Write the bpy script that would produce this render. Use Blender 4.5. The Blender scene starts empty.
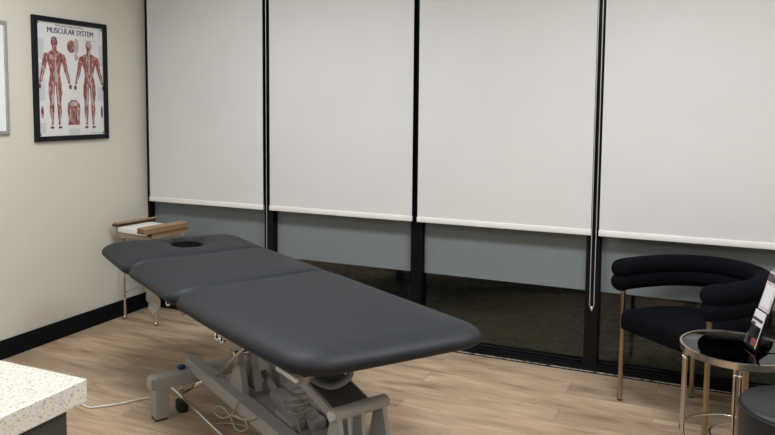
import bpy, bmesh, math, random
from mathutils import Vector, Matrix
random.seed(7)
PI = math.pi
S = bpy.context.scene
C = S.collection

# ------------------------------------------------------------------ camera, world, light, exposure
cam_d = bpy.data.cameras.new('camera')
cam = bpy.data.objects.new('camera', cam_d); C.objects.link(cam)
FPX, PY, YAW, PITCH, ROLL = 701.9, 160.4, 0.4072, 0.0775, -0.0085
cam_d.sensor_width = 36.0
cam_d.lens = FPX / 775 * 36.0
cam_d.shift_y = (PY - 217.5) / 775
cam_d.clip_start = 0.05
f_ = Vector((-math.sin(YAW)*math.cos(PITCH), math.cos(YAW)*math.cos(PITCH), -math.sin(PITCH)))
r_ = Vector((math.cos(YAW), math.sin(YAW), 0)); d_ = f_.cross(r_)
cR, sR = math.cos(ROLL), math.sin(ROLL)
r2 = cR*r_ + sR*d_; d2 = -sR*r_ + cR*d_
m = Matrix((r2, -d2, -f_)).transposed().to_4x4()
m.translation = Vector((3.7766, -4.1509, 1.55))
cam.matrix_world = m
S.camera = cam

S.view_settings.view_transform = 'Standard'
S.view_settings.look = 'None'
S.view_settings.gamma = 1.0
S.view_settings.use_curve_mapping = False
S.view_settings.exposure = 0.78

w = bpy.data.worlds.new('night_sky'); S.world = w; w.use_nodes = True
w.node_tree.nodes['Background'].inputs[0].default_value = (0.010, 0.014, 0.022, 1)
w.node_tree.nodes['Background'].inputs[1].default_value = 0.5

LIGHTS = [(1.5, -1.75, 23), (3.9, -1.75, 28), (1.2, -4.6, 12), (3.9, -4.0, 12), (6.0, -3.0, 3)]
for i, (x, y, pw) in enumerate(LIGHTS):
    ld = bpy.data.lights.new('panel_light', 'AREA'); ld.shape = 'RECTANGLE'; ld.size = 1.1; ld.size_y = 0.5
    ld.energy = pw; ld.color = (0.93, 0.975, 1.0)
    lo = bpy.data.objects.new('panel_light', ld); C.objects.link(lo); lo.location = (x, y, 2.715)

# ------------------------------------------------------------------ materials
def new_mat(name):
    mt = bpy.data.materials.new(name); mt.use_nodes = True
    return mt, mt.node_tree.nodes, mt.node_tree.links, mt.node_tree.nodes['Principled BSDF']
def node(nt, t, **kw):
    n = nt.new(t)
    for k, v in kw.items():
        if hasattr(n, k): setattr(n, k, v)
        else: n.inputs[k].default_value = v
    return n
def ramp(nt, stops):
    r = nt.new('ShaderNodeValToRGB'); e = r.color_ramp.elements
    while len(e) < len(stops): e.new(0.5)
    for i, (p, c) in enumerate(stops):
        e[i].position = p; e[i].color = (*c, 1)
    return r
def simple(name, col, rough=0.5, metal=0.0, noise=0.0, nscale=20, bump=0.0, bscale=200, spec=0.5, coat=0.0, sheen=0.0):
    mt, nt, lk, b = new_mat(name)
    b.inputs['Base Color'].default_value = (*col, 1); b.inputs['Roughness'].default_value = rough
    b.inputs['Metallic'].default_value = metal; b.inputs['Specular IOR Level'].default_value = spec
    b.inputs['Coat Weight'].default_value = coat
    if sheen: b.inputs['Sheen Weight'].default_value = sheen
    tc = nt.new('ShaderNodeTexCoord')
    nz = node(nt, 'ShaderNodeTexNoise'); nz.inputs['Scale'].default_value = nscale; nz.inputs['Detail'].default_value = 4
    lk.new(tc.outputs['Object'], nz.inputs['Vector'])
    k = noise if noise else 0.03
    r = ramp(nt, [(0.3, tuple(c*(1-k) for c in col)), (0.7, tuple(min(1, c*(1+k)) for c in col))])
    lk.new(nz.outputs['Fac'], r.inputs[0]); lk.new(r.outputs[0], b.inputs['Base Color'])
    if bump:
        n2 = node(nt, 'ShaderNodeTexNoise'); n2.inputs['Scale'].default_value = bscale; n2.inputs['Detail'].default_value = 3
        lk.new(tc.outputs['Object'], n2.inputs['Vector'])
        bp = nt.new('ShaderNodeBump'); bp.inputs['Strength'].default_value = bump; bp.inputs['Distance'].default_value = 0.004
        lk.new(n2.outputs['Fac'], bp.inputs['Height']); lk.new(bp.outputs[0], b.inputs['Normal'])
    return mt

def mat_floor():
    mt, nt, lk, b = new_mat('oak_vinyl_planks')
    tc = nt.new('ShaderNodeTexCoord')
    br = nt.new('ShaderNodeTexBrick'); br.offset = 0.37; br.offset_frequency = 2
    br.inputs['Color1'].default_value = (0, 0, 0, 1); br.inputs['Color2'].default_value = (1, 1, 1, 1); br.inputs['Mortar'].default_value = (.5, .5, .5, 1)
    br.inputs['Scale'].default_value = 1.0; br.inputs['Brick Width'].default_value = 1.22; br.inputs['Row Height'].default_value = 0.18
    br.inputs['Mortar Size'].default_value = 0.0012; br.inputs['Mortar Smooth'].default_value = 0.3
    lk.new(tc.outputs['Object'], br.inputs['Vector'])
    # offset of the grain by plank
    mul = nt.new('ShaderNodeVectorMath'); mul.operation = 'MULTIPLY_ADD'
    lk.new(br.outputs['Color'], mul.inputs[0]); mul.inputs[1].default_value = (7.3, 4.1, 0)
    mp = nt.new('ShaderNodeMapping'); mp.inputs['Scale'].default_value = (1.1, 5.0, 1)
    lk.new(tc.outputs['Object'], mp.inputs['Vector']); lk.new(mp.outputs[0], mul.inputs[2])
    n1 = nt.new('ShaderNodeTexNoise'); n1.inputs['Scale'].default_value = 1.5; n1.inputs['Detail'].default_value = 5; n1.inputs['Distortion'].default_value = 1.2
    lk.new(mul.outputs[0], n1.inputs['Vector'])
    mp2 = nt.new('ShaderNodeMapping'); mp2.inputs['Scale'].default_value = (2.0, 14, 1); lk.new(mul.outputs[0], mp2.inputs['Vector'])
    n2 = nt.new('ShaderNodeTexNoise'); n2.inputs['Scale'].default_value = 2.0; n2.inputs['Detail'].default_value = 6; lk.new(mp2.outputs[0], n2.inputs['Vector'])
    r1 = ramp(nt, [(0.27, (0.22, 0.145, 0.092)), (0.42, (0.42, 0.305, 0.208)), (0.75, (0.62, 0.475, 0.345))])
    lk.new(n1.outputs['Fac'], r1.inputs[0])
    r2_ = ramp(nt, [(0.35, (0.70, 0.66, 0.62)), (0.6, (1.0, 1.0, 1.0))]); lk.new(n2.outputs['Fac'], r2_.inputs[0])
    mx = nt.new('ShaderNodeMixRGB'); mx.blend_type = 'MULTIPLY'; mx.inputs[0].default_value = 0.8
    lk.new(r1.outputs[0], mx.inputs[1]); lk.new(r2_.outputs[0], mx.inputs[2])
    r3 = ramp(nt, [(0.0, (0.86, 0.86, 0.87)), (1.0, (1.06, 1.05, 1.03))]); lk.new(br.outputs['Color'], r3.inputs[0])
    mx2 = nt.new('ShaderNodeMixRGB'); mx2.blend_type = 'MULTIPLY'; mx2.inputs[0].default_value = 1
    lk.new(mx.outputs[0], mx2.inputs[1]); lk.new(r3.outputs[0], mx2.inputs[2])
    mx3 = nt.new('ShaderNodeMixRGB'); mx3.inputs[2].default_value = (0.17, 0.12, 0.085, 1)
    fm = nt.new('ShaderNodeMath'); fm.operation = 'MULTIPLY'; fm.inputs[1].default_value = 0.7
    lk.new(br.outputs['Fac'], fm.inputs[0]); lk.new(fm.outputs[0], mx3.inputs[0]); lk.new(mx2.outputs[0], mx3.inputs[1])
    lk.new(mx3.outputs[0], b.inputs['Base Color'])
    b.inputs['Roughness'].default_value = 0.5; b.inputs['Specular IOR Level'].default_value = 0.35
    bp = nt.new('ShaderNodeBump'); bp.inputs['Strength'].default_value = 0.12; bp.inputs['Distance'].default_value = 0.002
    lk.new(n2.outputs['Fac'], bp.inputs['Height']); lk.new(bp.outputs[0], b.inputs['Normal'])
    return mt

def mat_quartz():
    mt, nt, lk, b = new_mat('speckled_quartz')
    tc = nt.new('ShaderNodeTexCoord')
    v = nt.new('ShaderNodeTexVoronoi'); v.inputs['Scale'].default_value = 420; lk.new(tc.outputs['Object'], v.inputs['Vector'])
    v2 = nt.new('ShaderNodeTexVoronoi'); v2.inputs['Scale'].default_value = 260; lk.new(tc.outputs['Object'], v2.inputs['Vector'])
    r = ramp(nt, [(0.0, (0.20, 0.18, 0.15)), (0.10, (0.40, 0.36, 0.30)), (0.2, (0.80, 0.78, 0.72))])
    r.color_ramp.interpolation = 'LINEAR'
    sp = nt.new('ShaderNodeSeparateColor'); lk.new(v.outputs['Color'], sp.inputs[0]); lk.new(sp.outputs[0], r.inputs[0])
    rb = ramp(nt, [(0.0, (0.30, 0.27, 0.23)), (0.07, (0.42, 0.38, 0.33)), (0.1, (0.82, 0.80, 0.75)), (1.0, (0.86, 0.85, 0.81))])
    sp2 = nt.new('ShaderNodeSeparateColor'); lk.new(v2.outputs['Color'], sp2.inputs[0]); lk.new(sp2.outputs[1], rb.inputs[0])
    mx = nt.new('ShaderNodeMixRGB'); mx.blend_type = 'MULTIPLY'; mx.inputs[0].default_value = 0.8
    lk.new(rb.outputs[0], mx.inputs[1]); lk.new(r.outputs[0], mx.inputs[2])
    g = nt.new('ShaderNodeMixRGB'); g.inputs[0].default_value = 0.30; g.inputs[2].default_value = (0.70, 0.69, 0.65, 1); lk.new(mx.outputs[0], g.inputs[1])
    lk.new(g.outputs[0], b.inputs['Base Color']); b.inputs['Roughness'].default_value = 0.28
    return mt

def mat_glass(name, tint=(1, 1, 1), rough=0.0, fres=1.5):
    mt, nt, lk, b = new_mat(name)
    nt.remove(b)
    out = nt['Material Output']
    tr = nt.new('ShaderNodeBsdfTransparent'); tr.inputs[0].default_value = (*tint, 1)
    gl = nt.new('ShaderNodeBsdfGlossy'); gl.inputs['Roughness'].default_value = rough
    fr = nt.new('ShaderNodeFresnel'); fr.inputs[0].default_value = fres
    mx = nt.new('ShaderNodeMixShader')
    lk.new(fr.outputs[0], mx.inputs[0]); lk.new(tr.outputs[0], mx.inputs[1]); lk.new(gl.outputs[0], mx.inputs[2])
    lk.new(mx.outputs[0], out.inputs[0])
    return mt

def mat_stripes(name, c1, c2, scale, axis='X', rough=0.6, bands=0.5, dist=0.0):
    mt, nt, lk, b = new_mat(name)
    tc = nt.new('ShaderNodeTexCoord'); wv = nt.new('ShaderNodeTexWave')
    wv.bands_direction = axis; wv.inputs['Scale'].default_value = scale; wv.inputs['Distortion'].default_value = dist; wv.inputs['Detail'].default_value = 2
    lk.new(tc.outputs['Object'], wv.inputs['Vector'])
    r = ramp(nt, [(bands-0.08, c1), (bands+0.08, c2)]); lk.new(wv.outputs['Fac'], r.inputs[0]); lk.new(r.outputs[0], b.inputs['Base Color'])
    b.inputs['Roughness'].default_value = rough
    return mt

def mat_grass():
    mt, nt, lk, b = new_mat('night_lawn')
    tc = nt.new('ShaderNodeTexCoord')
    n = nt.new('ShaderNodeTexNoise'); n.inputs['Scale'].default_value = 14; n.inputs['Detail'].default_value = 8; n.inputs['Roughness'].default_value = 0.75
    lk.new(tc.outputs['Object'], n.inputs['Vector'])
    r = ramp(nt, [(0.3, (0.12, 0.145, 0.08)), (0.55, (0.32, 0.35, 0.21)), (0.8, (0.60, 0.62, 0.42))])
    lk.new(n.outputs['Fac'], r.inputs[0]); lk.new(r.outputs[0], b.inputs['Base Color']); b.inputs['Roughness'].default_value = 0.9
    bp = nt.new('ShaderNodeBump'); bp.inputs['Strength'].default_value = 0.8; bp.inputs['Distance'].default_value = 0.03
    lk.new(n.outputs['Fac'], bp.inputs['Height']); lk.new(bp.outputs[0], b.inputs['Normal'])
    return mt

M = {}
M['floor'] = mat_floor()
M['wall'] = simple('cream_wall_paint', (0.63, 0.595, 0.525), 0.75, noise=0.015, nscale=3, bump=0.05, bscale=350)
M['wall_dim'] = M['wall']
M['ceiling'] = simple('ceiling_paint', (0.75, 0.74, 0.71), 0.9)
M['base'] = simple('black_baseboard_vinyl', (0.0035, 0.0045, 0.007), 0.5, spec=0.15)
M['frame'] = simple('black_aluminium', (0.0035, 0.0035, 0.005), 0.35, spec=0.2)
M['glass'] = mat_glass('window_glass', (0.90, 0.92, 0.90), 0.0, 1.45)
M['table_glass'] = mat_glass('table_top_glass', (0.95, 0.97, 0.965), 0.0, 1.62)
M['acrylic'] = mat_glass('clear_acrylic', (0.93, 0.93, 0.95), 0.05, 1.5)
M['film'] = simple('frosted_grey_film', (0.180, 0.205, 0.215), 0.3, noise=0.05, nscale=1.2, spec=0.35)
M['fabric'] = simple('white_blind_fabric', (0.62, 0.612, 0.61), 0.85, noise=0.02, nscale=2.0, bump=0.08, bscale=500)
M['hem'] = simple('white_hem_bar', (0.76, 0.745, 0.72), 0.4)
M['chain'] = simple('grey_bead_chain', (0.55, 0.55, 0.55), 0.3, metal=0.5)
M['vinyl'] = simple('charcoal_vinyl', (0.0125, 0.0147, 0.0190), 0.56, noise=0.04, nscale=6, bump=0.10, bscale=260, spec=0.30)
M['vinyl_under'] = simple('black_underside_and_hole_shade', (0.004, 0.004, 0.0045), 0.8, spec=0.2)  # black boards and hinges; darkened further to paint shade into the face hole
M['steel'] = simple('grey_powder_coated_steel', (0.36, 0.35, 0.33), 0.42, noise=0.04, nscale=10, spec=0.5)
M['steel_dark'] = simple('dark_grey_steel', (0.085, 0.08, 0.072), 0.5, noise=0.05, nscale=10)
M['chrome'] = simple('chrome', (0.72, 0.70, 0.66), 0.16, metal=1.0)
M['nickel'] = simple('warm_nickel', (0.56, 0.51, 0.45), 0.22, metal=1.0, noise=0.05, nscale=8)
M['brass'] = simple('brushed_brass', (0.38, 0.305, 0.21), 0.3, metal=1.0, noise=0.05, nscale=15)
M['velvet'] = simple('black_boucle_velvet', (0.0038, 0.0042, 0.0062), 0.95, noise=0.2, nscale=40, bump=0.35, bscale=150, spec=0.06, sheen=0.0)
M['leather'] = simple('black_leather', (0.009, 0.010, 0.012), 0.42, noise=0.1, nscale=8, bump=0.15, bscale=180)
M['rubber'] = simple('black_rubber', (0.012, 0.012, 0.012), 0.6)
M['blue'] = simple('blue_plastic', (0.015, 0.06, 0.14), 0.4)
M['cable'] = simple('cream_cable', (0.42, 0.385, 0.33), 0.45)
M['cord'] = simple('white_cord', (0.72, 0.70, 0.66), 0.45)
M['card'] = simple('brown_cardboard', (0.29, 0.19, 0.105), 0.8, noise=0.1, nscale=12)
M['card_in'] = simple('cardboard_cut_edge', (0.17, 0.105, 0.06), 0.85)
M['paper'] = simple('white_paper', (0.80, 0.79, 0.77), 0.6)
M['tagpaper'] = mat_stripes('crinkled_printed_label', (0.50, 0.475, 0.44), (0.72, 0.69, 0.64), 26, 'Z', 0.45, 0.3, 6.0)
M['white_metal'] = simple('white_enamel', (0.66, 0.65, 0.62), 0.35)
M['quartz'] = mat_quartz()
M['cabinet'] = simple('dark_grey_cabinet', (0.040, 0.040, 0.036), 0.5, noise=0.04)
M['black_frame'] = simple('black_picture_frame', (0.004, 0.005, 0.008), 0.35, spec=0.25)
M['silver'] = simple('silver_frame', (0.42, 0.42, 0.42), 0.35, metal=0.6)
M['board'] = simple('whiteboard_surface', (0.80, 0.80, 0.81), 0.2)
M['print'] = simple('poster_paper', (0.69, 0.68, 0.67), 0.35)
M['ink'] = simple('navy_ink', (0.05, 0.05, 0.11), 0.5)
M['ink_grey'] = mat_stripes('small_print_lines', (0.42, 0.42, 0.44), (0.68, 0.67, 0.66), 60, 'Z', 0.5, 0.45)
def mat_muscle():
    mt, nt, lk, b = new_mat('printed_muscle_red')
    tc = nt.new('ShaderNodeTexCoord'); mp = nt.new('ShaderNodeMapping'); mp.inputs['Scale'].default_value = (1, 75, 28)
    n = nt.new('ShaderNodeTexNoise'); n.inputs['Scale'].default_value = 1.0; n.inputs['Detail'].default_value = 4; n.inputs['Distortion'].default_value = 0.8
    lk.new(tc.outputs['Object'], mp.inputs['Vector']); lk.new(mp.outputs[0], n.inputs['Vector'])
    r = ramp(nt, [(0.36, (0.11, 0.035, 0.035)), (0.47, (0.27, 0.07, 0.065)), (0.56, (0.33, 0.12, 0.11)), (0.66, (0.52, 0.42, 0.40))])
    lk.new(n.outputs['Fac'], r.inputs[0]); lk.new(r.outputs[0], b.inputs['Base Color']); b.inputs['Roughness'].default_value = 0.4
    return mt
M['muscle'] = mat_muscle()
M['muscle_dark'] = simple('printed_dark_red', (0.14, 0.05, 0.05), 0.4, noise=0.3, nscale=60)
M['tendon'] = simple('printed_tendon_grey', (0.42, 0.36, 0.34), 0.4, noise=0.25, nscale=60)
M['caulk'] = simple('patchy_white_sealant', (0.35, 0.33, 0.30), 0.7, noise=0.9, nscale=30)
M['grass'] = mat_grass()
M['hedge'] = simple('dark_hedge_leaves', (0.05, 0.08, 0.04), 0.9, noise=0.6, nscale=12, bump=0.9, bscale=25)
M['pink'] = simple('pink_printed_leaflet', (0.50, 0.42, 0.43), 0.4, noise=0.25, nscale=30)
M['leaf_white'] = simple('white_leaflet', (0.62, 0.60, 0.61), 0.4)
M['leaf_red'] = simple('red_print', (0.45, 0.12, 0.10), 0.4)
M['leaf_dark'] = simple('dark_print', (0.05, 0.04, 0.05), 0.4)
M['blue_grey'] = simple('blue_grey_plastic', (0.16, 0.18, 0.21), 0.4)
lm, nt, lk, b = new_mat('lamp_diffuser')
b.inputs['Emission Color'].default_value = (1, 0.97, 0.92, 1); b.inputs['Emission Strength'].default_value = 3.0
M['lamp'] = lm

# ------------------------------------------------------------------ geometry helpers
def obj(name, bm, mat, parent=None, smooth=False, angle=None):
    me = bpy.data.meshes.new(name)
    bmesh.ops.recalc_face_normals(bm, faces=bm.faces)
    bm.to_mesh(me); bm.free()
    me.materials.append(mat)
    o = bpy.data.objects.new(name, me); C.objects.link(o)
    if smooth:
        for p in me.polygons: p.use_smooth = True
        if angle is not None:
            me.set_sharp_from_angle(angle=math.radians(angle))
    if parent is not None: o.parent = parent
    return o
def thing(name, label, cat, loc=(0, 0, 0), rz=0, group=None):
    o = bpy.data.objects.new(name, None); C.objects.link(o); o.location = loc; o.rotation_euler = (0, 0, rz)
    o.empty_display_size = 0.1
    o['label'] = label; o['category'] = cat
    if group: o['group'] = group
    return o
def tag(o, label, cat, group=None):
    o['label'] = label; o['category'] = cat
    if group: o['group'] = group
    return o
def struct(o):
    o['kind'] = 'structure'; return o
def add_box(bm, x0, x1, y0, y1, z0, z1, bev=0.0, mat=None):
    r = bmesh.ops.create_cube(bm, size=1.0); vs = r['verts']
    for v in vs:
        v.co = Vector((x0+(v.co.x+.5)*(x1-x0), y0+(v.co.y+.5)*(y1-y0), z0+(v.co.z+.5)*(z1-z0)))
    if bev > 0:
        es = list({e for v in vs for e in v.link_edges})
        r = bmesh.ops.bevel(bm, geom=es, offset=bev, segments=2, affect='EDGES', profile=0.5)
        vs = list({v for f in r['faces'] for v in f.verts} | {v for v in vs if v.is_valid})
    if mat is not None:
        for v in set(vs):
            if v.is_valid: v.co = mat @ v.co
    return vs
def bx(x0, x1, y0, y1, z0, z1, bev=0.0, mat=None):
    bm = bmesh.new(); add_box(bm, x0, x1, y0, y1, z0, z1, bev, mat); return bm
def add_tube(bm, pts, r, seg=12, closed=False, cap=True, radii=None, roundcap=False):
    pts = [Vector(p) for p in pts]; n = len(pts)
    if roundcap and not closed:
        # rounded ends: extra shrinking rings
        def ends(p, d, rr):
            return [(p + d*rr*math.sin(t), rr*math.cos(t)) for t in (0.35, 0.7, 1.05, 1.4)]
        rr = r
        a = ends(pts[0], (pts[0]-pts[1]).normalized(), rr)[::-1]; z = ends(pts[-1], (pts[-1]-pts[-2]).normalized(), rr)
        radii = [q[1] for q in a] + [r]*n + [q[1] for q in z]
        pts = [q[0] for q in a] + pts + [q[0] for q in z]; n = len(pts)
    rings = []; up = None
    for i in range(n):
        if closed: t = (pts[(i+1) % n]-pts[i-1]).normalized()
        else: t = (pts[min(i+1, n-1)]-pts[max(i-1, 0)]).normalized()
        if up is None:
            up = Vector((0, 0, 1)) if abs(t.z) < 0.9 else Vector((1, 0, 0))
        s = t.cross(up).normalized(); up = s.cross(t).normalized()
        rad = radii[i] if radii else r
        rings.append([bm.verts.new(pts[i] + (s*math.cos(a)+up*math.sin(a))*rad) for a in [2*PI*k/seg for k in range(seg)]])
    for i in range(n if closed else n-1):
        A, B = rings[i], rings[(i+1) % n]
        for k in range(seg):
            bm.faces.new((A[k], A[(k+1) % seg], B[(k+1) % seg], B[k]))
    if cap and not closed:
        bm.faces.new(rings[0][::-1]); bm.faces.new(rings[-1])
def tube(pts, r, **kw):
    bm = bmesh.new(); add_tube(bm, pts, r, **kw); return bm
def add_lathe(bm, prof, cx=0, cy=0, seg=32):
    rings = []
    for (r, z) in prof:
        if r < 1e-6: rings.append([bm.verts.new((cx, cy, z))])
        else: rings.append([bm.verts.new((cx+r*math.cos(2*PI*k/seg), cy+r*math.sin(2*PI*k/seg), z)) for k in range(seg)])
    for A, B in zip(rings, rings[1:]):
        for k in range(seg):
            a = A[k % len(A)]; b_ = A[(k+1) % len(A)]; c = B[(k+1) % len(B)]; d = B[k % len(B)]
            vs = []
            for v in (a, b_, c, d):
                if v not in vs: vs.append(v)
            if len(vs) > 2: bm.faces.new(vs)
def lathe(prof, cx=0, cy=0, seg=32):
    bm = bmesh.new(); add_lathe(bm, prof, cx, cy, seg); return bm
def sphere(c, r, seg=16):
    prof = [(r*math.cos(t), c[2]+r*math.sin(t)) for t in [(-PI/2)+PI*i/10 for i in range(11)]]
    prof[0] = (0, c[2]-r); prof[-1] = (0, c[2]+r)
    return lathe(prof, c[0], c[1], seg)
def prism(poly, axis, a, b_):
    """poly 2D; axis = normal direction: 'y' => poly in (x,z); 'x' => (y,z); 'z' => (x,y)"""
    bm = bmesh.new()
    def P(p, t):
        return {'y': (p[0], t, p[1]), 'x': (t, p[0], p[1]), 'z': (p[0], p[1], t)}[axis]
    A = [bm.verts.new(P(p, a)) for p in poly]; B = [bm.verts.new(P(p, b_)) for p in poly]
    bm.faces.new(A); bm.faces.new(B[::-1])
    n = len(poly)
    for i in range(n): bm.faces.new((A[i], B[i], B[(i+1) % n], A[(i+1) % n]))
    return bm
def smooth_path(pts, sub=8, closed=False):
    """Catmull-Rom"""
    P = [Vector(p) for p in pts]; n = len(P); out = []
    rng = range(n) if closed else range(n-1)
    for i in rng:
        p0 = P[(i-1) % n] if closed or i > 0 else P[0]*2-P[1]
        p1 = P[i]; p2 = P[(i+1) % n]
        p3 = P[(i+2) % n] if closed or i+2 < n else P[-1]*2-P[-2]
        for k in range(sub):
            t = k/sub
            out.append(0.5*((2*p1)+(-p0+p2)*t+(2*p0-5*p1+4*p2-p3)*t*t+(-p0+3*p1-3*p2+p3)*t**3))
    if not closed: out.append(P[-1])
    return out

# ------------------------------------------------------------------ room
H = 2.75
XR, YB = 6.8, -6.4
fl_o = struct(obj('floor', bx(-0.1, XR, YB, 0.0, -0.1, 0.0), M['floor']))
struct(obj('ceiling', bx(-0.1, XR, YB, 0.1, H, H+0.1), M['ceiling']))
struct(obj('wall_left', bx(-0.1, 0.0, YB, 0.1, 0, H), M['wall']))
struct(obj('wall_right', bx(XR, XR+0.1, YB, 0.1, 0, H), M['wall']))
struct(obj('wall_back', bx(-0.1, XR+0.1, YB-0.1, YB, 0, H), M['wall']))
struct(obj('baseboard_left', bx(0.0, 0.012, YB, -0.0, 0, 0.117, 0.002), M['base']))
struct(obj('baseboard_right', bx(XR-0.012, XR, YB, 0, 0, 0.117, 0.002), M['base']))
struct(obj('baseboard_back', bx(0.012, XR-0.012, YB, YB+0.012, 0, 0.117, 0.002), M['base']))
# window wall: mullions, rails, panes, frosted film
MX = [-0.008, 1.083, 2.190, 3.287, 4.42, 5.52, 6.62]
for i, x in enumerate(MX):
    hw = 0.037 if i else 0.03
    struct(obj('trim_%d' % (i+1), bx(x-hw, x+hw, 0.0, 0.10, 0, H, 0.003), M['frame']))
for i in range(len(MX)-1):
    x0, x1 = MX[i]+(0.037 if i else 0.03), MX[i+1]-0.037
    wn = bpy.data.objects.new('window_%d' % (i+1), None); C.objects.link(wn); struct(wn)
    wn.location = ((x0+x1)/2, 0.05, 0); ox = -(x0+x1)/2; 
    def lb(a, b_, y0, y1, z0, z1, bev=0): return bx(a+ox, b_+ox, y0-0.05, y1-0.05, z0, z1, bev)
    rail = lb(x0, x1, 0.012, 0.10, 0.0, 0.050, 0.003)
    add_box(rail, x0+ox, x1+ox, -0.022, 0.02, 0.050, 0.064, 0.003)
    obj('bottom_rail', rail, M['frame'], wn)
    obj('top_rail', lb(x0, x1, 0.012, 0.10, H-0.08, H, 0.003), M['frame'], wn)
    obj('pane', lb(x0, x1, 0.052, 0.058, 0.05, H-0.08), M['glass'], wn)
    obj('frosted_film', lb(x0+0.004, x1-0.004, 0.047, 0.0505, 0.478, H-0.08), M['film'], wn)
    bd = lb(x0, x0+0.006, 0.03, 0.05, 0.05, H-0.08)
    add_box(bd, x1-0.006+ox, x1+ox, -0.02, 0.0, 0.05, H-0.08)
    obj('glazing_bead', bd, M['frame'], wn)
struct(obj('trim_8', bx(1.6, XR, -0.004, 0.012, 0.008, 0.013), M['caulk']))
struct(obj('trim_11', bx(0.05, XR, -0.002, 0.012, 0.0, 0.04), M['frame']))
struct(obj('trim_9', bx(0.0, XR, 0.0, 0.1, -0.1, 0.0), M['frame']))
struct(obj('trim_10', bx(6.657, XR, 0.0, 0.1, 0, H), M['frame']))
# outside: lawn and hedge in the night
g = obj('lawn', bx(-6, 14, 0.10, 12, -0.35, -0.02), M['grass']); struct(g)

# ------------------------------------------------------------------ hedge plants outside
def bush(x, y, z, rx, ry, rz, seed, label):
    rnd = random.Random(seed)
    root = thing('hedge_shrub', label, 'shrub', (x, y, -0.02), 0, 'dark shrubs beyond the lawn')
    bm = bmesh.new(); bmesh.ops.create_icosphere(bm, subdivisions=4, radius=1.0)
    for v in bm.verts:
        c = v.co; k = 1+0.12*math.sin(5*c.x+seed)*math.sin(6*c.y+seed*2)+0.10*math.sin(11*c.z+seed)*math.cos(9*c.x)+rnd.uniform(-.09, .09)
        v.co = Vector((c.x*rx*k, c.y*ry*k, max(0.03, rz*0.95+c.z*rz*k)))
    obj('foliage', bm, M['hedge'], root)
    bm = bmesh.new()
    add_tube(bm, [(0, 0, 0), (0.02, 0, rz*0.6)], 0.03, seg=8)
    obj('stem', bm, M['card_in'], root)
hx = -4.0; k = 0
while hx < 9.5:
    rx = 0.70+0.04*math.sin(k*2.1)
    bush(hx, 2.55+0.1*math.sin(k*1.7), 0, rx, 0.6, 0.75+0.12*math.sin(k*3.1), k, 'dark leafy shrub in the row beyond the lawn outside the window')
    hx += 1.75; k += 1

# ------------------------------------------------------------------ ceiling lights
for i, (x, y, pw) in enumerate(LIGHTS):
    t = thing('ceiling_light', 'white rectangular ceiling light panel recessed overhead', 'ceiling light', (x, y, H), 0, 'ceiling light panels')
    bm = bmesh.new()
    for a in ((-.6, .6, -.3, -.27), (-.6, .6, .27, .3), (-.6, -.57, -.27, .27), (.57, .6, -.27, .27)): add_box(bm, *a, -0.025, 0.0)
    obj('frame', bm, M['white_metal'], t)
    obj('diffuser', bx(-.57, .57, -.27, .27, -0.015, -0.002), M['lamp'], t)

# ------------------------------------------------------------------ roller blinds
def blind(x0, x1, zb, label, chain=None, cr=0.0028):
    xc = (x0+x1)/2; hw = (x1-x0)/2
    t = thing('roller_blind', label, 'blind', (xc, -0.045, zb), 0, 'white roller blinds on the window wall')
    top = 2.66-zb
    obj('fabric', bx(-hw+.003, hw-.003, -0.0012, 0.0012, 0.03, top), M['fabric'], t)
    bm = bx(-hw, hw, -0.009, 0.009, 0.0, 0.034, 0.004)
    obj('hem_bar', bm, M['hem'], t, True, 40)
    obj('roller', tube([(-hw-.005, 0.0, top+.0), (hw+.005, 0.0, top+.0)], 0.022, seg=20), M['white_metal'], t, True, 40)
    if chain:
        cx, zlo, hwid = chain
        lx = cx-xc; zl = zlo-zb
        pts = [(lx-hwid, -0.004, top)] + [(lx-hwid, -0.004, zl+0.02+0.1*j) for j in range(int((top-zl)/0.1)-1, -1, -1)]
        if hwid > 0.004:
            pts += [(lx-hwid*0.7, -0.004, zl+0.006), (lx, -0.004, zl), (lx+hwid*0.7, -0.004, zl+0.006)]
            pts += [(lx+hwid, -0.004, zl+0.02+0.1*j) for j in range(int((top-zl)/0.1))]+[(lx+hwid, -0.004, top)]
        ch = obj('pull_chain', tube(pts, cr, seg=6), M['chain'], t, True)
        bm = bmesh.new()
        add_lathe(bm, [(0, zl-0.02), (0.006, zl-0.012), (0.008, zl), (0.004, zl+0.01), (0, zl+0.012)], lx, -0.004, 10)
        obj('chain_weight', bm, M['chain'], ch, True)
    return t
blind(0.062, 1.070, 0.822, 'white roller blind over the window nearest the left wall', None)
blind(1.120, 2.180, 0.822, 'white roller blind behind the middle of the treatment table, second from the left', (1.097, 0.42, 0.0), 0.0022)
blind(2.212, 3.278, 0.822, 'white roller blind above the foot of the treatment table, third from the left', (3.293, 0.40, 0.012))
blind(3.318, 4.43, 0.822, 'white roller blind hanging above the black armchair', None)
blind(4.47, 5.53, 0.822, 'white roller blind outside the right of the view, beside the armchair blind', None)

# ------------------------------------------------------------------ whiteboard and poster on the left wall
t = thing('whiteboard', 'whiteboard with thin silver frame on the left wall, cut by the picture edge', 'whiteboard', (0, -1.78, 1.36))
obj('board', bx(0.004, 0.010, -0.59, 0.59, 0.01, 0.66), M['board'], t)
bm = bmesh.new()
for a in ((-.61, .61, 0, .022), (-.61, .61, .652, .674), (-.61, -.588, .022, .652), (.588, .61, .022, .652)):
    add_box(bm, 0.0, 0.018, a[0], a[1], a[2], a[3], 0.003)
obj('frame', bm, M['silver'], t)

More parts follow.
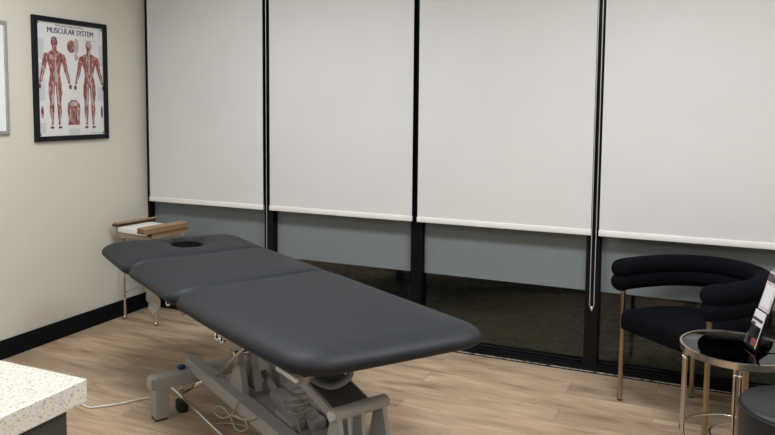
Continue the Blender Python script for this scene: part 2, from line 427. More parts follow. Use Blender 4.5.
PW, PH = 0.60, 0.79
t = thing('framed_poster', 'black framed anatomy poster of red muscle figures on the left wall', 'poster', (0, -0.694, 1.306))
bm = bmesh.new(); fw = 0.032
for a in ((-PW/2, PW/2, 0, fw), (-PW/2, PW/2, PH-fw, PH), (-PW/2, -PW/2+fw, fw, PH-fw), (PW/2-fw, PW/2, fw, PH-fw)):
    add_box(bm, 0.0, 0.024, a[0], a[1], a[2], a[3], 0.003)
obj('frame', bm, M['black_frame'], t)
sheet = obj('printed_sheet', bx(0.004, 0.009, -PW/2+fw-.002, PW/2-fw+.002, fw-.002, PH-fw+.002), M['print'], t)
for sy in (-1, 1):
    for z in (fw+.012, PH-fw-.012):
        bm = bmesh.new(); add_box(bm, 0.009, 0.013, sy*(PW/2-fw-.012)-.004, sy*(PW/2-fw-.012)+.004, z-.004, z+.004)
        obj('corner_pin', bm, M['black_frame'], t)
def text(body, size, y, z, mat, parent, name='lettering', bold=0.0, wid=1.0):
    cu = bpy.data.curves.new('txt', 'FONT'); cu.body = body; cu.size = size; cu.align_x = 'CENTER'; cu.extrude = 0.0003
    o = bpy.data.objects.new('txt', cu); C.objects.link(o)
    dg = bpy.context.evaluated_depsgraph_get(); me = bpy.data.meshes.new_from_object(o.evaluated_get(dg))
    bpy.data.objects.remove(o)
    for v in me.vertices:
        # text x -> world +y (reading direction seen from the room), text y -> z
        v.co = Vector((0.0094+v.co.z, y+v.co.x*wid, z+v.co.y))
    if bold:
        b3 = bmesh.new(); b3.from_mesh(me)
        for f in (1, 2):
            dup = bmesh.ops.duplicate(b3, geom=list(b3.verts)+list(b3.edges)+list(b3.faces))['geom'] if f == 1 else []
            for e in dup:
                if isinstance(e, bmesh.types.BMVert): e.co.y += bold; e.co.x += 0.0002
        b3.to_mesh(me); b3.free()
    me.materials.clear(); me.materials.append(mat)
    q = bpy.data.objects.new(name, me); C.objects.link(q); q.parent = parent
    return q
text('MUSCULAR SYSTEM', 0.050, 0.0, 0.692, M['ink'], sheet, bold=0.0025, wid=0.86)
text('THE ANATOMICAL WALL', 0.019, -0.01, 0.735, M['ink'], sheet, wid=1.05)
from mathutils.geometry import tessellate_polygon
def flat(name, polys, mat, dx=0.0):
    bm = bmesh.new()
    for j, poly in enumerate(polys):
        x = 0.0093+dx+0.00015*j
        vs = [bm.verts.new((x, p[0], p[1])) for p in poly]
        for tri in tessellate_polygon([[Vector((p[0], p[1], 0)) for p in poly]]):
            f = bm.faces.new([vs[k] for k in tri]); f.normal_update()
            if f.normal.x < 0: f.normal_flip()
    me = bpy.data.meshes.new(name); bm.to_mesh(me); bm.free(); me.materials.append(mat)
    o = bpy.data.objects.new(name, me); C.objects.link(o); o.parent = sheet; return o
def ell(cy, cz, a, b_, n=18): return [(cy+a*math.cos(2*PI*k/n), cz+b_*math.sin(2*PI*k/n)) for k in range(n)]
def limb(pts):
    """tapered strip from (y,z,halfwidth) list"""
    L = []; R = []
    for i, (y, z, w_) in enumerate(pts):
        a = pts[max(i-1, 0)]; c = pts[min(i+1, len(pts)-1)]
        d = Vector((c[0]-a[0], c[1]-a[1])).normalized(); nx, nz = -d.y, d.x
        L.append((y+nx*w_, z+nz*w_)); R.append((y-nx*w_, z-nz*w_))
    return L+R[::-1]
def flats(name, polys, mat, dx=0.0):
    for p in polys: flat(name, [p], mat, dx)
def figure(cy, top, hgt, back=False):
    k = hgt*0.86
    Z = lambda f: top-f*hgt
    body = []
    head = ell(cy, Z(.062), .050*k, .060*hgt)
    torso = [(cy-.035*k, Z(.11)), (cy-.035*k, Z(.15)), (cy-.12*k, Z(.185)), (cy-.115*k, Z(.26)), (cy-.085*k, Z(.33)), (cy-.072*k, Z(.40)), (cy-.095*k, Z(.49)), (cy-.095*k, Z(.53)),
             (cy+.095*k, Z(.53)), (cy+.095*k, Z(.49)), (cy+.072*k, Z(.40)), (cy+.085*k, Z(.33)), (cy+.115*k, Z(.26)), (cy+.12*k, Z(.185)), (cy+.035*k, Z(.15)), (cy+.035*k, Z(.11))]
    body = [head, torso]
    hands = []
    for s in (-1, 1):
        body.append(limb([(cy+s*.118*k, Z(.19), .03*k), (cy+s*.145*k, Z(.26), .036*k), (cy+s*.165*k, Z(.35), .028*k), (cy+s*.195*k, Z(.42), .026*k), (cy+s*.222*k, Z(.50), .014*k)]))
        body.append(limb([(cy+s*.052*k, Z(.50), .046*k), (cy+s*.058*k, Z(.60), .046*k), (cy+s*.052*k, Z(.71), .030*k), (cy+s*.058*k, Z(.80), .034*k), (cy+s*.052*k, Z(.90), .016*k), (cy+s*.054*k, Z(.95), .015*k)]))
        hands.append(ell(cy+s*.232*k, Z(.535), .022*k, .032*k, 10)); hands.append(ell(cy+s*.060*k, Z(.975), .030*k, .017*k, 10))
    flat('figure_print', body, M['muscle'])
    flats('figure_hands_print', hands, M['muscle_dark'], 0.0016)
    ten = []
    for s in (-1, 1):
        ten.append(limb([(cy+s*.030*k, Z(.49), .006*k), (cy+s*.036*k, Z(.60), .010*k), (cy+s*.045*k, Z(.70), .016*k), (cy+s*.058*k, Z(.74), .012*k)]))
        ten.append(limb([(cy+s*.066*k, Z(.78), .006*k), (cy+s*.060*k, Z(.92), .010*k)]))
        ten.append(limb([(cy+s*.165*k, Z(.34), .006*k), (cy+s*.21*k, Z(.47), .008*k)]))
    if back: ten += [ell(cy, Z(.045), .036*k, .04*k), limb([(cy, Z(.13), .008*k), (cy, Z(.38), .014*k)]), limb([(cy-.06*k, Z(.36), .01*k), (cy, Z(.47), .028*k), (cy+.06*k, Z(.36), .01*k)])]
    else: ten += [limb([(cy+.005*k, Z(.19), .006*k), (cy+.008*k, Z(.30), .010*k), (cy+.015*k, Z(.40), .024*k), (cy+.01*k, Z(.49), .024*k)]), ell(cy-.05*k, Z(.225), .03*k, .03*k, 12)]
    flat('figure_tendon_print', ten, M['tendon'], 0.0014)
figure(-0.135, 0.672, 0.600); figure(0.145, 0.668, 0.600, True)
flats('detail_print', [ell(0.000, 0.615, 0.034, 0.042), limb([(.01, .265, .02), (.01, .24, .05), (.01, .19, .052), (.01, .14, .045), (.01, .10, .05)]), ell(-0.238, 0.185, 0.011, 0.040), ell(0.250, 0.185, 0.010, 0.042),
     ], M['muscle'])
flats('detail_outline_print', [ell(0.040, 0.620, 0.020, 0.05), limb([(0.03, 0.57, .01), (0.045, 0.53, .018)]), ell(0.010, 0.240, 0.03, 0.016), limb([(-0.02, 0.21, .005), (-0.02, 0.13, .005)]), limb([(0.04, 0.21, .005), (0.04, 0.13, .005)])], M['tendon'], 0.0014)
flats('caption_print', [[(a, c), (b_, c), (b_, d), (a, d)] for a, b_, c, d in
     ((-.262, -.215, .52, .65), (.235, .268, .50, .64), (-.262, -.215, .26, .40), (-.262, -.215, .05, .12), (-.03, .055, .035, .075), (-.17, -.06, .662, .669), (.10, .22, .660, .667), (.14, .24, .040, .048), (-.03, .06, .275, .281), (.215, .265, .26, .36), (-.262, -.22, .42, .50))], M['ink_grey'])

# ------------------------------------------------------------------ counter with cabinet, lower left
tag(obj('countertop', bx(0.75, 2.487, -4.9, -2.945, 0.843, 0.9, 0.004), M['quartz']), 'white speckled quartz countertop at the lower left corner', 'countertop')
t = thing('cabinet', 'dark grey cabinet beneath the speckled quartz countertop', 'cabinet', (1.6, -3.9, 0))
obj('body', bx(-0.80, 0.853, -0.95, 0.905, 0.0, 0.843), M['cabinet'], t)
obj('panel', bx(0.853, 0.873, -0.95, 0.70, 0.08, 0.841, 0.002), M['cabinet'], t)
obj('panel', bx(0.853, 0.873, 0.707, 0.905, 0.0, 0.841, 0.002), M['cabinet'], t)

# ------------------------------------------------------------------ treatment table
BX, BY, BA = 1.982, -1.4776, -0.5339
bed = thing('treatment_table', 'long charcoal padded treatment table with face hole on a grey steel lifting base', 'treatment table', (BX, BY, 0), BA)
HW = 0.403
def rrect(s0, s1, hw, r0, r1, n=10, taper=0.0, inset=0.0, k0=1.0, k1=1.0):
    """outline (s,n) of a rounded rectangle, the same point count for every inset"""
    r0 = max(0.006, r0-inset*min(1, k0)*0.9); r1 = max(0.006, r1-inset*min(1, k1)*0.9)
    s0 += inset*k0; s1 -= inset*k1; hw -= inset
    def arc(cx, cy, r, a0, a1):
        return [(cx+r*math.cos(a0+(a1-a0)*k/n), cy+r*math.sin(a0+(a1-a0)*k/n)) for k in range(n+1)]
    h0 = hw-taper
    A = [arc(s1-r1, -hw+r1, r1, -PI/2, 0), arc(s1-r1, hw-r1, r1, 0, PI/2), arc(s0+r0, h0-r0, r0, PI/2, PI), arc(s0+r0, -h0+r0, r0, PI, 1.5*PI)]
    D = [20, 30, 20, 30]
    out = []
    for q in range(4):
        out += A[q][:-1] if False else A[q]
        a, b_ = A[q][-1], A[(q+1) % 4][0]
        for k in range(1, D[q]): out.append((a[0]+(b_[0]-a[0])*k/D[q], a[1]+(b_[1]-a[1])*k/D[q]))
    return out
def pad(s0, s1, hw, r0, r1, za, zb, hole=None, taper=0.0, T=0.087, skew=0.0, tfoot=0.0, sk1=0.0, k0=1.0, k1=1.0):
    """cushion: za = top height at s0, zb = top height at s1"""
    def zl(s): return za+(zb-za)*(s-s0)/(s1-s0)
    def warp(p):
        fr = min(1, max(0, (p[0]-s0)/(s1-s0)))
        return (p[0]+skew*p[1]*(1-fr)+sk1*p[1]*fr**3, p[1]*(1-(tfoot*fr**2 if p[1] < 0 else 0)))
    bm = bmesh.new(); rings = []
    def ring(inset, h):
        rings.append([bm.verts.new((p[0], p[1], zl(p[0])-T+h)) for p in (warp(q) for q in rrect(s0, s1, hw, r0, r1, taper=taper, inset=inset, k0=k0, k1=k1))])
    ring(0.040, 0.0); ring(0.018, 0.006); ring(0.005, 0.016); ring(0.0, 0.028)
    R_ = 0.135
    for k in range(1, 13):
        a = PI/2*k/12
        ring(R_*(1-math.cos(a)), 0.028+(T-0.028-0.005)*math.sin(a)**0.9)
    n = len(rings[0]); base = [v.co.copy() for v in rings[-1]]
    cx, cy = (s0+s1)/2, 0.0
    if hole: cx, cy, ha, hb = hole
    K = 10 if hole else 1
    for k in range(1, K+1):
        f = k/K; v = []
        for p in base:
            if hole:
                ang = math.atan2((p.y-cy)/hb, (p.x-cx)/ha)
                tgt = Vector((cx+ha*math.cos(ang), cy+hb*math.sin(ang)))
                dip = 0.012*max(0, (f-0.6)/0.4)**2
            else:
                tgt = Vector((cx+(p.x-cx)*0.8, cy+(p.y-cy)*0.8)); dip = 0
            q = Vector((p.x, p.y)).lerp(tgt, f)
            v.append(bm.verts.new((q.x, q.y, zl(q.x)-T+T-0.005+0.005*math.sin(min(1, f*2.0)*PI/2)-dip)))
        rings.append(v)
    if hole:
        top = rings[-1]
        for (kk, hh) in ((0.93, T-0.026), (0.91, T-0.05), (0.91, 0.0)):
            rings.append([bm.verts.new((cx+(u.co.x-cx)*kk, cy+(u.co.y-cy)*kk, zl(cx)-T+hh)) for u in top])
    for A, B in zip(rings, rings[1:]):
        for i in range(n): bm.faces.new((A[i], A[(i+1) % n], B[(i+1) % n], B[i]))
    if hole:
        A, B = rings[-1], rings[0]
        for i in range(n): bm.faces.new((A[i], A[(i+1) % n], B[(i+1) % n], B[i]))
    else:
        bm.faces.new(rings[-1]); bm.faces.new(rings[0][::-1])
    return bm
def deck(s0, s1, hw, za, zb, T=0.087):
    bm = bmesh.new()
    vs = []
    for s, z in ((s0, za), (s1, zb)):
        for nn in (-hw, hw):
            for dz in (-T-0.014, -T+0.001): vs.append(bm.verts.new((s, nn, z+dz)))
    for f in ((0, 1, 3, 2), (4, 6, 7, 5), (0, 4, 5, 1), (2, 3, 7, 6), (1, 5, 7, 3), (0, 2, 6, 4)): bm.faces.new([vs[i] for i in f])
    return bm
ZF, Z2, Z1, ZH = 0.770, 0.767, 0.763, 0.777
c1 = obj('leg_cushion', pad(0.002, 1.09, HW, 0.07, 0.13, Z2, ZF, tfoot=0.14, sk1=0.12, k0=0.3), M['vinyl'], bed, True, 70)
c2 = obj('middle_cushion', pad(-0.677, -0.001, HW, 0.07, 0.07, Z1, Z2-0.002, k0=0.3, k1=0.3), M['vinyl'], bed, True, 70)
c3 = obj('head_cushion', pad(-1.22, -0.680, HW, 0.13, 0.07, ZH, Z1-0.003, hole=(-0.965, 0.02, 0.112, 0.090), taper=0.005, skew=0.15, k1=0.3), M['vinyl'], bed, True, 70)
c3['label'] = 'head cushion with an oval face hole'
obj('cushion_board', deck(0.03, 0.96, 0.295, Z2, ZF), M['vinyl_under'], c1)
obj('cushion_board', deck(-0.65, -0.03, 0.335, Z1, Z2), M['vinyl_under'], c2)
obj('cushion_board', deck(-1.10, -1.02, 0.30, ZH, ZH), M['vinyl_under'], c3)

hl = bmesh.new()  # added black liner with closed floor, its colour standing in for shade inside the hole
add_lathe(hl, [(0.99, ZH-0.086), (0.985, ZH-0.024), (0.955, ZH-0.026), (0.95, ZH-0.080), (0.0, ZH-0.082), (0.0, ZH-0.086), (0.99, ZH-0.086)], 0, 0, 48)
for v in hl.verts: v.co.x = -0.965+v.co.x*0.112*0.925; v.co.y = 0.02+v.co.y*0.090*0.925
obj('hole_shade_liner', hl, M['vinyl_under'], c3, True, 50)
# upper frame
bm = bmesh.new()
for sg in (-1, 1): add_box(bm, -0.80, 0.95, sg*0.285-0.014, sg*0.285+0.014, 0.642, 0.668, 0.003)
for s in (-0.66, -0.03, 0.45, 0.90): add_box(bm, s-0.014, s+0.014, -0.285, 0.285, 0.640, 0.666, 0.003)
obj('upper_frame', bm, M['steel'], bed)
for sg in (-1, 1):
    obj('corner_bracket', bx(0.81, 0.95, sg*0.318-0.006, sg*0.318+0.006, 0.652, 0.668, 0.002), M['white_metal'], bed)
for s in (-0.215, 0.355, 0.40):
    obj('cushion_hook', tube(smooth_path([(s, -0.34, 0.685), (s+.002, -0.350, 0.655), (s+.02, -0.352, 0.642), (s+.035, -0.348, 0.652)], 4), 0.006, seg=8), M['chrome'], bed, True)
obj('hinge', bx(-0.06, 0.03, -0.355, -0.335, 0.655, 0.682, 0.003), M['vinyl_under'], bed)
obj('hinge', bx(-0.72, -0.63, -0.355, -0.335, 0.655, 0.682, 0.003), M['vinyl_under'], bed)

# base: cross beams, feet, rails
for s in (-0.47, 1.00):
    obj('cross_beam', bx(s-0.036, s+0.036, -0.345, 0.345, 0.155, 0.218, 0.006), M['steel'], bed)
    for sg in (-1, 1):
        ft = obj('foot', bx(s-0.036, s+0.036, sg*0.306-0.033, sg*0.306+0.033, 0.008, 0.156, 0.004), M['steel'], bed)
        obj('rubber_foot', bx(s-0.03, s+0.03, sg*0.31-0.03, sg*0.31+0.03, 0.0, 0.009), M['rubber'], ft)
        obj('end_cap', bx(s-0.034, s+0.034, sg*0.352-0.008, sg*0.352+0.008, 0.158, 0.216, 0.004), M['steel'], ft)
for sg in (-1, 1):
    a, b_ = sorted((sg*0.155, sg*0.088))
    obj('base_rail', bx(-0.54, 1.04, a, b_, 0.2, 0.258, 0.004), M['steel'], bed)
obj('motor_tray', bx(-0.10, 0.98, -0.088, 0.088, 0.205, 0.222, 0.002), M['steel'], bed)
bm = bx(0.10, 0.50, 0.0, 0.07, 0.205, 0.265, 0.012); add_tube(bm, [(-0.02, 0.035, 0.30), (0.12, 0.035, 0.24)], 0.018, seg=12)
obj('actuator', bm, M['steel'], bed, True, 40)
obj('control_box', bx(0.30, 0.46, -0.075, -0.005, 0.222, 0.262, 0.01), M['steel'], bed)
# lift arms
def arm(s0, z0, s1, z1, n0, n1, mat):
    d = Vector((s1-s0, 0, z1-z0)); L = d.length; ang = math.atan2(-(z1-z0), (s1-s0))
    mt = Matrix.Translation((s0, 0, z0)) @ Matrix.Rotation(ang, 4, 'Y')
    bm = bmesh.new()
    add_box(bm, 0, L, n0, n1, 0.010, 0.016, 0.0, mt)
    a = obj('lift_arm', bm, mat, bed)
    for nn in (n0, n1-0.006):
        fb = prism([(0, -0.012), (0.04, -0.028), (L-0.04, -0.028), (L, -0.012), (L, 0.018), (0, 0.018)], 'y', nn, nn+0.006)
        for v in fb.verts: v.co = mt @ v.co
        obj('arm_flange', fb, M['steel'], a)
    return a
arm(-0.05, 0.615, 0.78, 0.425, -0.08, 0.085, M['steel_dark'])
arm(-0.77, 0.610, 0.0, 0.425, -0.08, 0.085, M['steel_dark'])
def bracket(s, n0, ztop, wtop, wbot, zbot=0.256, th=0.014, lean=0.0):
    return obj('pivot_bracket', prism([(s-wbot/2-lean, zbot), (s+wbot/2-lean, zbot), (s+wtop/2, ztop), (s-wtop/2, ztop)], 'y', n0-th/2, n0+th/2), M['steel'], bed)
for nn in (-0.075, 0.122): bracket(0.80, nn, 0.43, 0.045, 0.14, th=0.018)
bracket(0.80, -0.035, 0.42, 0.05, 0.10, zbot=0.2); bracket(0.80, 0.025, 0.42, 0.05, 0.10, zbot=0.2)
for nn in (-0.095, -0.03, 0.095): bracket(0.0, nn, 0.43, 0.035, 0.14, th=0.03)
obj('pivot_shaft', tube([(0.0, -0.12, 0.425), (0.0, 0.13, 0.425)], 0.014, seg=16), M['chrome'], bed, True, 40)
rl = obj('roller_bar', tube([(0.80, -0.088, 0.428), (0.80, 0.145, 0.428)], 0.0255, seg=24), M['steel'], bed, True, 40)
obj('bar_bolt', tube([(0.80, -0.103, 0.428), (0.80, -0.088, 0.428)], 0.018, seg=16), M['white_metal'], rl, True, 40)
obj('bar_bolt', tube([(0.80, 0.145, 0.428), (0.80, 0.153, 0.428)], 0.016, seg=16), M['steel_dark'], rl, True, 40)
obj('upper_pivot', tube([(-0.05, -0.11, 0.615), (-0.05, 0.11, 0.615)], 0.014, seg=14), M['steel'], bed, True, 40)
bm = bx(-0.08, -0.02, -0.12, -0.105, 0.60, 0.66)
obj('upper_lug', bm, M['steel'], bed)
obj('upper_lug', bx(-0.08, -0.02, 0.105, 0.12, 0.60, 0.66), M['steel'], bed)
obj('gas_strut', tube([(-0.195, -0.122, 0.262), (0.36, -0.168, 0.63)], 0.0095, seg=12), M['chrome'], bed, True, 40)
obj('foot_control_bar', tube(smooth_path([(-0.62, -0.225, 0.14), (-0.61, -0.216, 0.105), (-0.4, -0.212, 0.10), (0.2, -0.210, 0.10), (0.95, -0.21, 0.10)], 6), 0.0075, seg=10), M['chrome'], bed, True)
obj('linkage_rod', tube([(-0.475, -0.185, 0.105), (-0.33, -0.13, 0.195)], 0.011, seg=10), M['chrome'], bed, True)
# levelling castor with blue knob
cst = obj('levelling_castor', lathe([(0, 0.05), (0.011, 0.052), (0.009, 0.10), (0.009, 0.235), (0, 0.237)], -0.49, -0.19, 14), M['chrome'], bed, True, 50)
bm = bx(-0.525, -0.455, -0.215, -0.165, 0.0, 0.062, 0.012)
obj('castor_wheel', bm, M['rubber'], cst, True, 40)
obj('knob', lathe([(0, 0.219), (0.016, 0.220), (0.022, 0.225), (0.022, 0.235), (0.012, 0.240), (0, 0.241)], -0.49, -0.19, 18), M['blue'], cst, True, 50)
# cables in loops
def cable(name, pts, r, mat, parent, closed=False, sub=10):
    return obj(name, tube(smooth_path(pts, sub, closed), r, seg=8, closed=closed), mat, parent, True)
CB = [[(0.1512, -0.165, 0.2852), (0.1189, -0.165, 0.2379), (0.0752, -0.165, 0.1857), (-0.0143, -0.165, 0.1338), (-0.0955, -0.165, 0.1177), (-0.1309, -0.165, 0.1286), (-0.0708, -0.165, 0.1695), (0.0092, -0.165, 0.1798), (0.0639, -0.165, 0.1632), (0.0957, -0.165, 0.1387), (0.1588, -0.165, 0.1406), (0.2304, -0.165, 0.1774), (0.2209, -0.165, 0.2045), (0.1391, -0.165, 0.1959), (0.0751, -0.165, 0.1811), (0.2009, -0.165, 0.2057), (0.3189, -0.165, 0.2588)], [(-0.2371, -0.1331, 0.012), (-0.2085, -0.0737, 0.012), (-0.1499, -0.0272, 0.012), (-0.0879, 0.0063, 0.012), (-0.0047, 0.0181, 0.012), (0.066, 0.0496, 0.012)], [(0.2824, 0.0125, 0.27), (0.2467, -0.0026, 0.27), (0.3391, -0.0462, 0.27), (0.3731, -0.0314, 0.27), (0.3153, 0.0238, 0.27), (0.2847, 0.0702, 0.27), (0.3398, 0.059, 0.27), (0.4066, 0.0165, 0.27), (0.4559, -0.0438, 0.27), (0.5535, -0.0885, 0.27)]]
for c in CB: cable('coiled_cable', c, 0.0033, M['cable'], bed)
bm = bmesh.new()
cable('coiled_cable', [(0.42+0.055*math.cos(a)*(1-.02*k), 0.0+0.06*math.sin(a)+.004*math.sin(3*a), 0.268+0.0035*k) for k, a in enumerate([j*0.7 for j in range(34)])], 0.0036, M['cable'], bed, sub=4)
obj('pendant_loop', tube(smooth_path([(0.72, -0.20, 0.63), (0.76, -0.16, 0.575), (0.84, -0.12, 0.56), (0.89, -0.08, 0.60), (0.88, -0.07, 0.645)], 8), 0.013, seg=10), M['blue_grey'], bed, True)
# dangling crinkled label
bm = bmesh.new(); nx_, nz_ = 6, 14; grid = []
for j in range(nz_+1):
    row = []
    for i in range(nx_+1):
        u = i/nx_-.5; v = j/nz_
        wv = 0.5+0.5*math.sin(v*3.0+0.5)
        s = -0.475 + u*(0.085+0.035*v) + 0.018*math.sin(v*4.2)
        nn = -0.335 - 0.012*math.sin(v*7+u*3) + 0.02*u
        row.append(bm.verts.new((s, nn+0.003*math.sin(9*u+14*v), 0.668-0.138*v-0.02*u)))
    grid.append(row)
for j in range(nz_):
    for i in range(nx_): bm.faces.new((grid[j][i], grid[j][i+1], grid[j+1][i+1], grid[j+1][i]))
bmesh.ops.solidify(bm, geom=list(bm.faces), thickness=0.0008)
lb_ = obj('care_label', bm, M['tagpaper'], bed, True); lb_['label'] = 'crinkled white printed label'

# power cord on the floor
cp = [(1.375, -1.47, 0.006), (1.32, -1.41, 0.006), (1.22, -1.345, 0.006), (1.13, -1.463, 0.006), (1.06, -1.535, 0.006), (1.025, -1.565, 0.006), (0.96, -1.555, 0.006), (0.90, -1.535, 0.006), (0.84, -1.50, 0.006), (0.82, -1.62, 0.006), (0.9, -1.85, 0.006)]
tag(obj('power_cord', tube(smooth_path(cp, 10), 0.0052, seg=8), M['cord'], None, True), 'white power cord trailing over the floor from the table foot', 'cord')

# ------------------------------------------------------------------ corner side table with open box
t = thing('utility_table', 'small corner table with slim metal legs on round feet behind the treatment table', 'table', (0.245, -0.21, 0))
TZ = 0.625
obj('tabletop', bx(-0.18, 0.19, -0.150, 0.135, TZ, TZ+0.016, 0.005), M['white_metal'], t, True, 40)
obj('apron', bx(-0.175, 0.175, -0.145, 0.115, TZ-0.03, TZ, 0.004), M['white_metal'], t)
for (px, py) in ((-0.165, -0.131), (0.150, -0.165), (-0.16, 0.11), (0.155, 0.11)):
    tx, ty = px*0.98, max(py, -0.135)
    lg = obj('leg', tube([(px, py, 0.03), (px, py, 0.16), (tx, ty, 0.60)], 0.0085, seg=12), M['nickel'], t, True)
    obj('foot_ball', sphere((px, py, 0.016), 0.016), M['nickel'], lg, True)
    bm = sphere((px, py, 0.145), 0.012); obj('collar', bm, M['nickel'], lg, True)
    obj('lower_sleeve', tube([(px, py, 0.03), (px, py, 0.135)], 0.011, seg=12), M['chrome'], lg, True, 40)
obj('brace', tube(smooth_path([(-0.165, -0.131, 0.20), (-0.06, -0.10, 0.235), (0.05, -0.10, 0.235), (0.150, -0.155, 0.20)], 8), 0.006, seg=8), M['nickel'], t, True)

bxr = thing('cardboard_box', 'open brown cardboard box with folded flaps on the corner table', 'box', (0.308, -0.300, TZ+0.016), math.radians(-9))
bm = bmesh.new()
add_box(bm, -0.19, 0.19, -0.155, 0.155, 0.0, 0.004)
for a in ((-0.19, -0.186, -0.155, 0.155), (0.186, 0.19, -0.155, 0.155), (-0.186, 0.186, -0.155, -0.151), (-0.186, 0.186, 0.151, 0.155)): add_box(bm, *a, 0.004, 0.038 if a[1]-a[0] < 0.1 else 0.012)
obj('tray', bm, M['card'], bxr)
# left flap standing and folding over, right flap a folded long box side
obj('flap', prism([(-0.190, 0.036), (-0.222, 0.048), (-0.224, 0.062), (-0.190, 0.075), (-0.165, 0.068), (-0.167, 0.064), (-0.190, 0.070), (-0.216, 0.060), (-0.214, 0.052), (-0.187, 0.040)], 'y', -0.165, 0.185), M['card'], bxr)
fl2 = obj('flap', prism([(0.135, 0.042), (0.205, 0.040), (0.213, 0.076), (0.140, 0.082)], 'y', -0.235, 0.145), M['card'], bxr)
obj('folded_edge', prism([(0.139, 0.046), (0.200, 0.044), (0.207, 0.073), (0.145, 0.078)], 'y', -0.238, -0.2345), M['card_in'], fl2)
pp = thing('paper_stack', 'stack of white sheets inside the open cardboard box', 'paper', (0.308, -0.300, TZ+0.0205), math.radians(-9))
bm = bx(-0.183, 0.130, -0.148, 0.148, 0.0, 0.036, 0.002)
obj('sheets', bm, M['paper'], pp)
obj('top_sheet', bx(-0.178, 0.120, -0.135, 0.140, 0.0365, 0.039, 0.001, Matrix.Rotation(math.radians(3), 4, 'Z')), M['paper'], pp)

# ------------------------------------------------------------------ black barrel armchair
AX = Vector((0.759, -0.651)); AY = Vector((0.651, 0.759)); MID = Vector((3.7025, -0.5135))
ch = thing('armchair', 'black upholstered barrel armchair with rolled back on slim brass legs by the window', 'chair', (MID.x, MID.y, 0), math.atan2(-0.651, 0.759))
def upath(rx, ry, z, y0=-0.02, n=26, a0=0.0):
    pts = [(-rx, y0-0.02, z)] if False else []
    for k in range(n+1):
        a = PI - PI*k/n
        cc, ss = math.cos(a), math.sin(a)
        pts.append((0.032+rx*math.copysign(abs(cc)**0.85, cc), y0+ry*abs(ss)**0.85, z))
    return pts
RT = 0.0495
bk = obj('backrest', tube([(-0.258, -0.050, 0.722)]+upath(0.300, 0.475, 0.722, 0.0)+[(0.312, -0.075, 0.722)], RT, seg=20, roundcap=True), M['velvet'], ch, True)
obj('lower_roll', tube([(-0.258, -0.050, 0.654)]+upath(0.300, 0.475, 0.654, 0.0)+[(0.312, -0.075, 0.654)], RT, seg=20, roundcap=True), M['velvet'], bk, True)
# seat: rounded D
def seat_outline(rx, ry, yf, r=0.04):
    o = [(-rx+r*0.3, yf), (rx-r*0.3, yf), (rx, yf+r)]
    n = 24
    for k in range(n+1):
        a = PI*k/n
        o.append((0.035*math.sin(a)+rx*math.cos(a), 0.03+ry*math.sin(a)**0.85))
    o.append((-rx, yf+r))
    return o
def seat_bm():
    o = seat_outline(0.268, 0.40, -0.06); n = len(o); bm = bmesh.new(); rings = []
    cx, cy = 0, 0.13
    o = [(p[0]+0.018, p[1]) for p in o]
    for inset, z in ((0.02, 0.405), (0.004, 0.412), (0.0, 0.43), (0.0, 0.475), (0.006, 0.495), (0.022, 0.508), (0.06, 0.515), (0.15, 0.519)):
        k = 1-inset/0.29
        rings.append([bm.verts.new((cx+(p[0]-cx)*k, cy+(p[1]-cy)*k, z)) for p in o])
    for A, B in zip(rings, rings[1:]):
        for i in range(n): bm.faces.new((A[i], A[(i+1) % n], B[(i+1) % n], B[i]))
    bm.faces.new(rings[-1]); bm.faces.new(rings[0][::-1]); return bm
obj('seat', seat_bm(), M['velvet'], ch, True, 60)
for (px, py, top) in ((-0.287, 0.0, 0.61), (0.255, -0.012, 0.61), (-0.15, 0.375, 0.44), (0.17, 0.375, 0.44)):
    lg = obj('leg', tube([(px, py, 0.004), (px, py, top)], 0.0125, seg=16), M['brass'], ch, True, 40)
    obj('glide', tube([(px, py, 0.0), (px, py, 0.008)], 0.0128, seg=16), M['rubber'], lg, True, 40)
bm = bmesh.new()
add_tube(bm, [(-0.287, 0, 0.42), (0.255, -0.012, 0.42)], 0.008, seg=10); add_tube(bm, [(-0.15, 0.375, 0.42), (0.17, 0.375, 0.42)], 0.008, seg=10)
add_tube(bm, [(-0.287, 0, 0.42), (-0.15, 0.375, 0.42)], 0.008, seg=10); add_tube(bm, [(0.255, -0.012, 0.42), (0.17, 0.375, 0.42)], 0.008, seg=10)
obj('seat_frame', bm, M['brass'], ch, True)

# ------------------------------------------------------------------ round glass side table
RX, RY, RR, RZ = 3.986, -1.0, 0.218, 0.58
t = thing('side_table', 'round glass top side table with nickel ring frame in front of the armchair', 'table', (RX, RY, 0))
def ringband(r, z0, z1, th, seg=72):
    return lathe([(r-th, z0), (r, z0), (r, z1), (r-th, z1), (r-th, z0)], 0, 0, seg)
obj('top_ring', ringband(RR, RZ-0.026, RZ, 0.009), M['nickel'], t, True, 40)
obj('glass_top', lathe([(0, RZ-0.012), (RR-0.0095, RZ-0.012), (RR-0.0095, RZ-0.004), (0, RZ-0.004)], 0, 0, 64), M['table_glass'], t, True, 40)
obj('lower_ring', tube([(RR*0.93*math.cos(a), RR*0.93*math.sin(a), 0.20) for a in [2*PI*k/64 for k in range(64)]], 0.0065, seg=10, closed=True), M['nickel'], t, True)
obj('inner_lower_ring', tube([(0.03+RR*0.55*math.cos(a), RR*0.55*math.sin(a), 0.20) for a in [2*PI*k/48 for k in range(48)]], 0.005, seg=10, closed=True), M['nickel'], t, True)
for deg in (198, 268, 82, 345):
    for dd in (-2.6, 2.6):
        a = math.radians(deg+dd); x, y = (RR-0.013)*math.cos(a), (RR-0.013)*math.sin(a)
        lg = obj('leg', tube([(x, y, 0.0), (x, y, RZ-0.02)], 0.0072, seg=12), M['nickel'], t, True, 40)
        obj('joint_ball', sphere((x, y, RZ-0.055), 0.0095, 12), M['chrome'], lg, True)

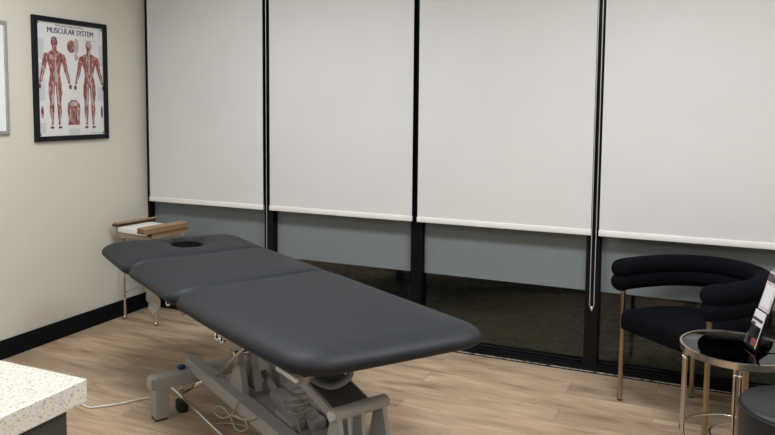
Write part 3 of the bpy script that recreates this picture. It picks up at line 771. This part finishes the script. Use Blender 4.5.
# pouf
def superl(r, z0, z1, rb):
    p = [(0, z0), (r-0.01, z0), (r, z0+0.01)]
    p += [(r, z1-rb-0.001)]
    for k in range(1, 8):
        a = PI/2*k/7; p.append((r-rb+rb*math.cos(a), z1-rb+rb*math.sin(a)))
    p += [(r*0.5, z1+0.004), (0, z1+0.005)]
    return p
t = thing('pouf', 'round black leather pouf stool at the right edge beneath the brochure holder', 'stool', (4.168, -1.378, 0))
obj('body', lathe(superl(0.194, 0.0, 0.515, 0.022), 0, 0, 64), M['leather'], t, True, 60)
bm = bmesh.new()
add_tube(bm, [(0.1945*math.cos(a), 0.1945*math.sin(a), 0.493) for a in [2*PI*k/72 for k in range(72)]], 0.003, seg=8, closed=True)
obj('piping', bm, M['leather'], t, True)
aa = math.radians(248)
obj('seam', tube([(0.1945*math.cos(aa), 0.1945*math.sin(aa), z) for z in (0.01, 0.25, 0.493)]+[(0.172*math.cos(aa), 0.172*math.sin(aa), 0.517), (0.0, 0.0, 0.521)], 0.0016, seg=6), M['leather'], t, True)

# ------------------------------------------------------------------ brochure holder on the glass
Z0 = RZ-0.004
a_ = Vector((4.020, -0.952)); b2 = Vector((4.053, -1.050)); ed = (b2-a_).normalized()
mid = (a_+b2)/2
rzh = math.atan2(ed.y, ed.x)        # local x runs along the face, towards the camera
Z0B = Z0
bh = thing('brochure_holder', 'tilted clear brochure holder standing on the round glass table', 'brochure holder', (mid.x, mid.y, Z0), rzh)
TL = math.radians(15.5)
# local: x along width, y = depth (+y away from face), z up ; lean back towards +y
tm = Matrix.Rotation(-TL, 4, 'X')
hwd = 0.046
bm = bx(-hwd, hwd, 0.0, 0.003, 0.0, 0.335, 0.0, tm)
obj('back_plate', bm, M['acrylic'], bh)
obj('pocket_lip', bx(-hwd, hwd, -0.016, -0.013, 0.012, 0.10, 0.0, tm), M['acrylic'], bh)
bm = bx(-hwd, hwd, 0.0, 0.075, 0.0005, 0.003)
obj('base_plate', bm, M['acrylic'], bh)
def leaflet(x0, x1, y, z0, z1, mat, label, marks):
    L = thing('leaflet', label, 'leaflet', (mid.x, mid.y, Z0), rzh, 'leaflets in the brochure holder')
    s = obj('sheet', bx(x0, x1, y-0.004, y, z0, z1, 0.0, tm), mat, L)
    for (ax, bx_, az, bz, mm) in marks:
        obj('printed_block', bx(ax, bx_, y-0.0052, y-0.0042, az, bz, 0.0, tm), mm, L)
    return L
leaflet(-0.044, 0.044, -0.002, 0.165, 0.325, M['pink'], 'pink and white leaflet, upper one in the brochure holder', [(-0.041, 0.041, 0.285, 0.318, M['leaf_dark']), (-0.034, 0.034, 0.18, 0.27, M['leaf_white'])])
leaflet(-0.044, 0.044, -0.008, 0.014, 0.160, M['leaf_white'], 'white leaflet with red block, lower one in the brochure holder', [(0.0, 0.040, 0.02, 0.05, M['leaf_red']), (-0.041, 0.041, 0.118, 0.130, M['leaf_dark']), (-0.038, -0.01, 0.05, 0.11, M['leaf_dark'])])
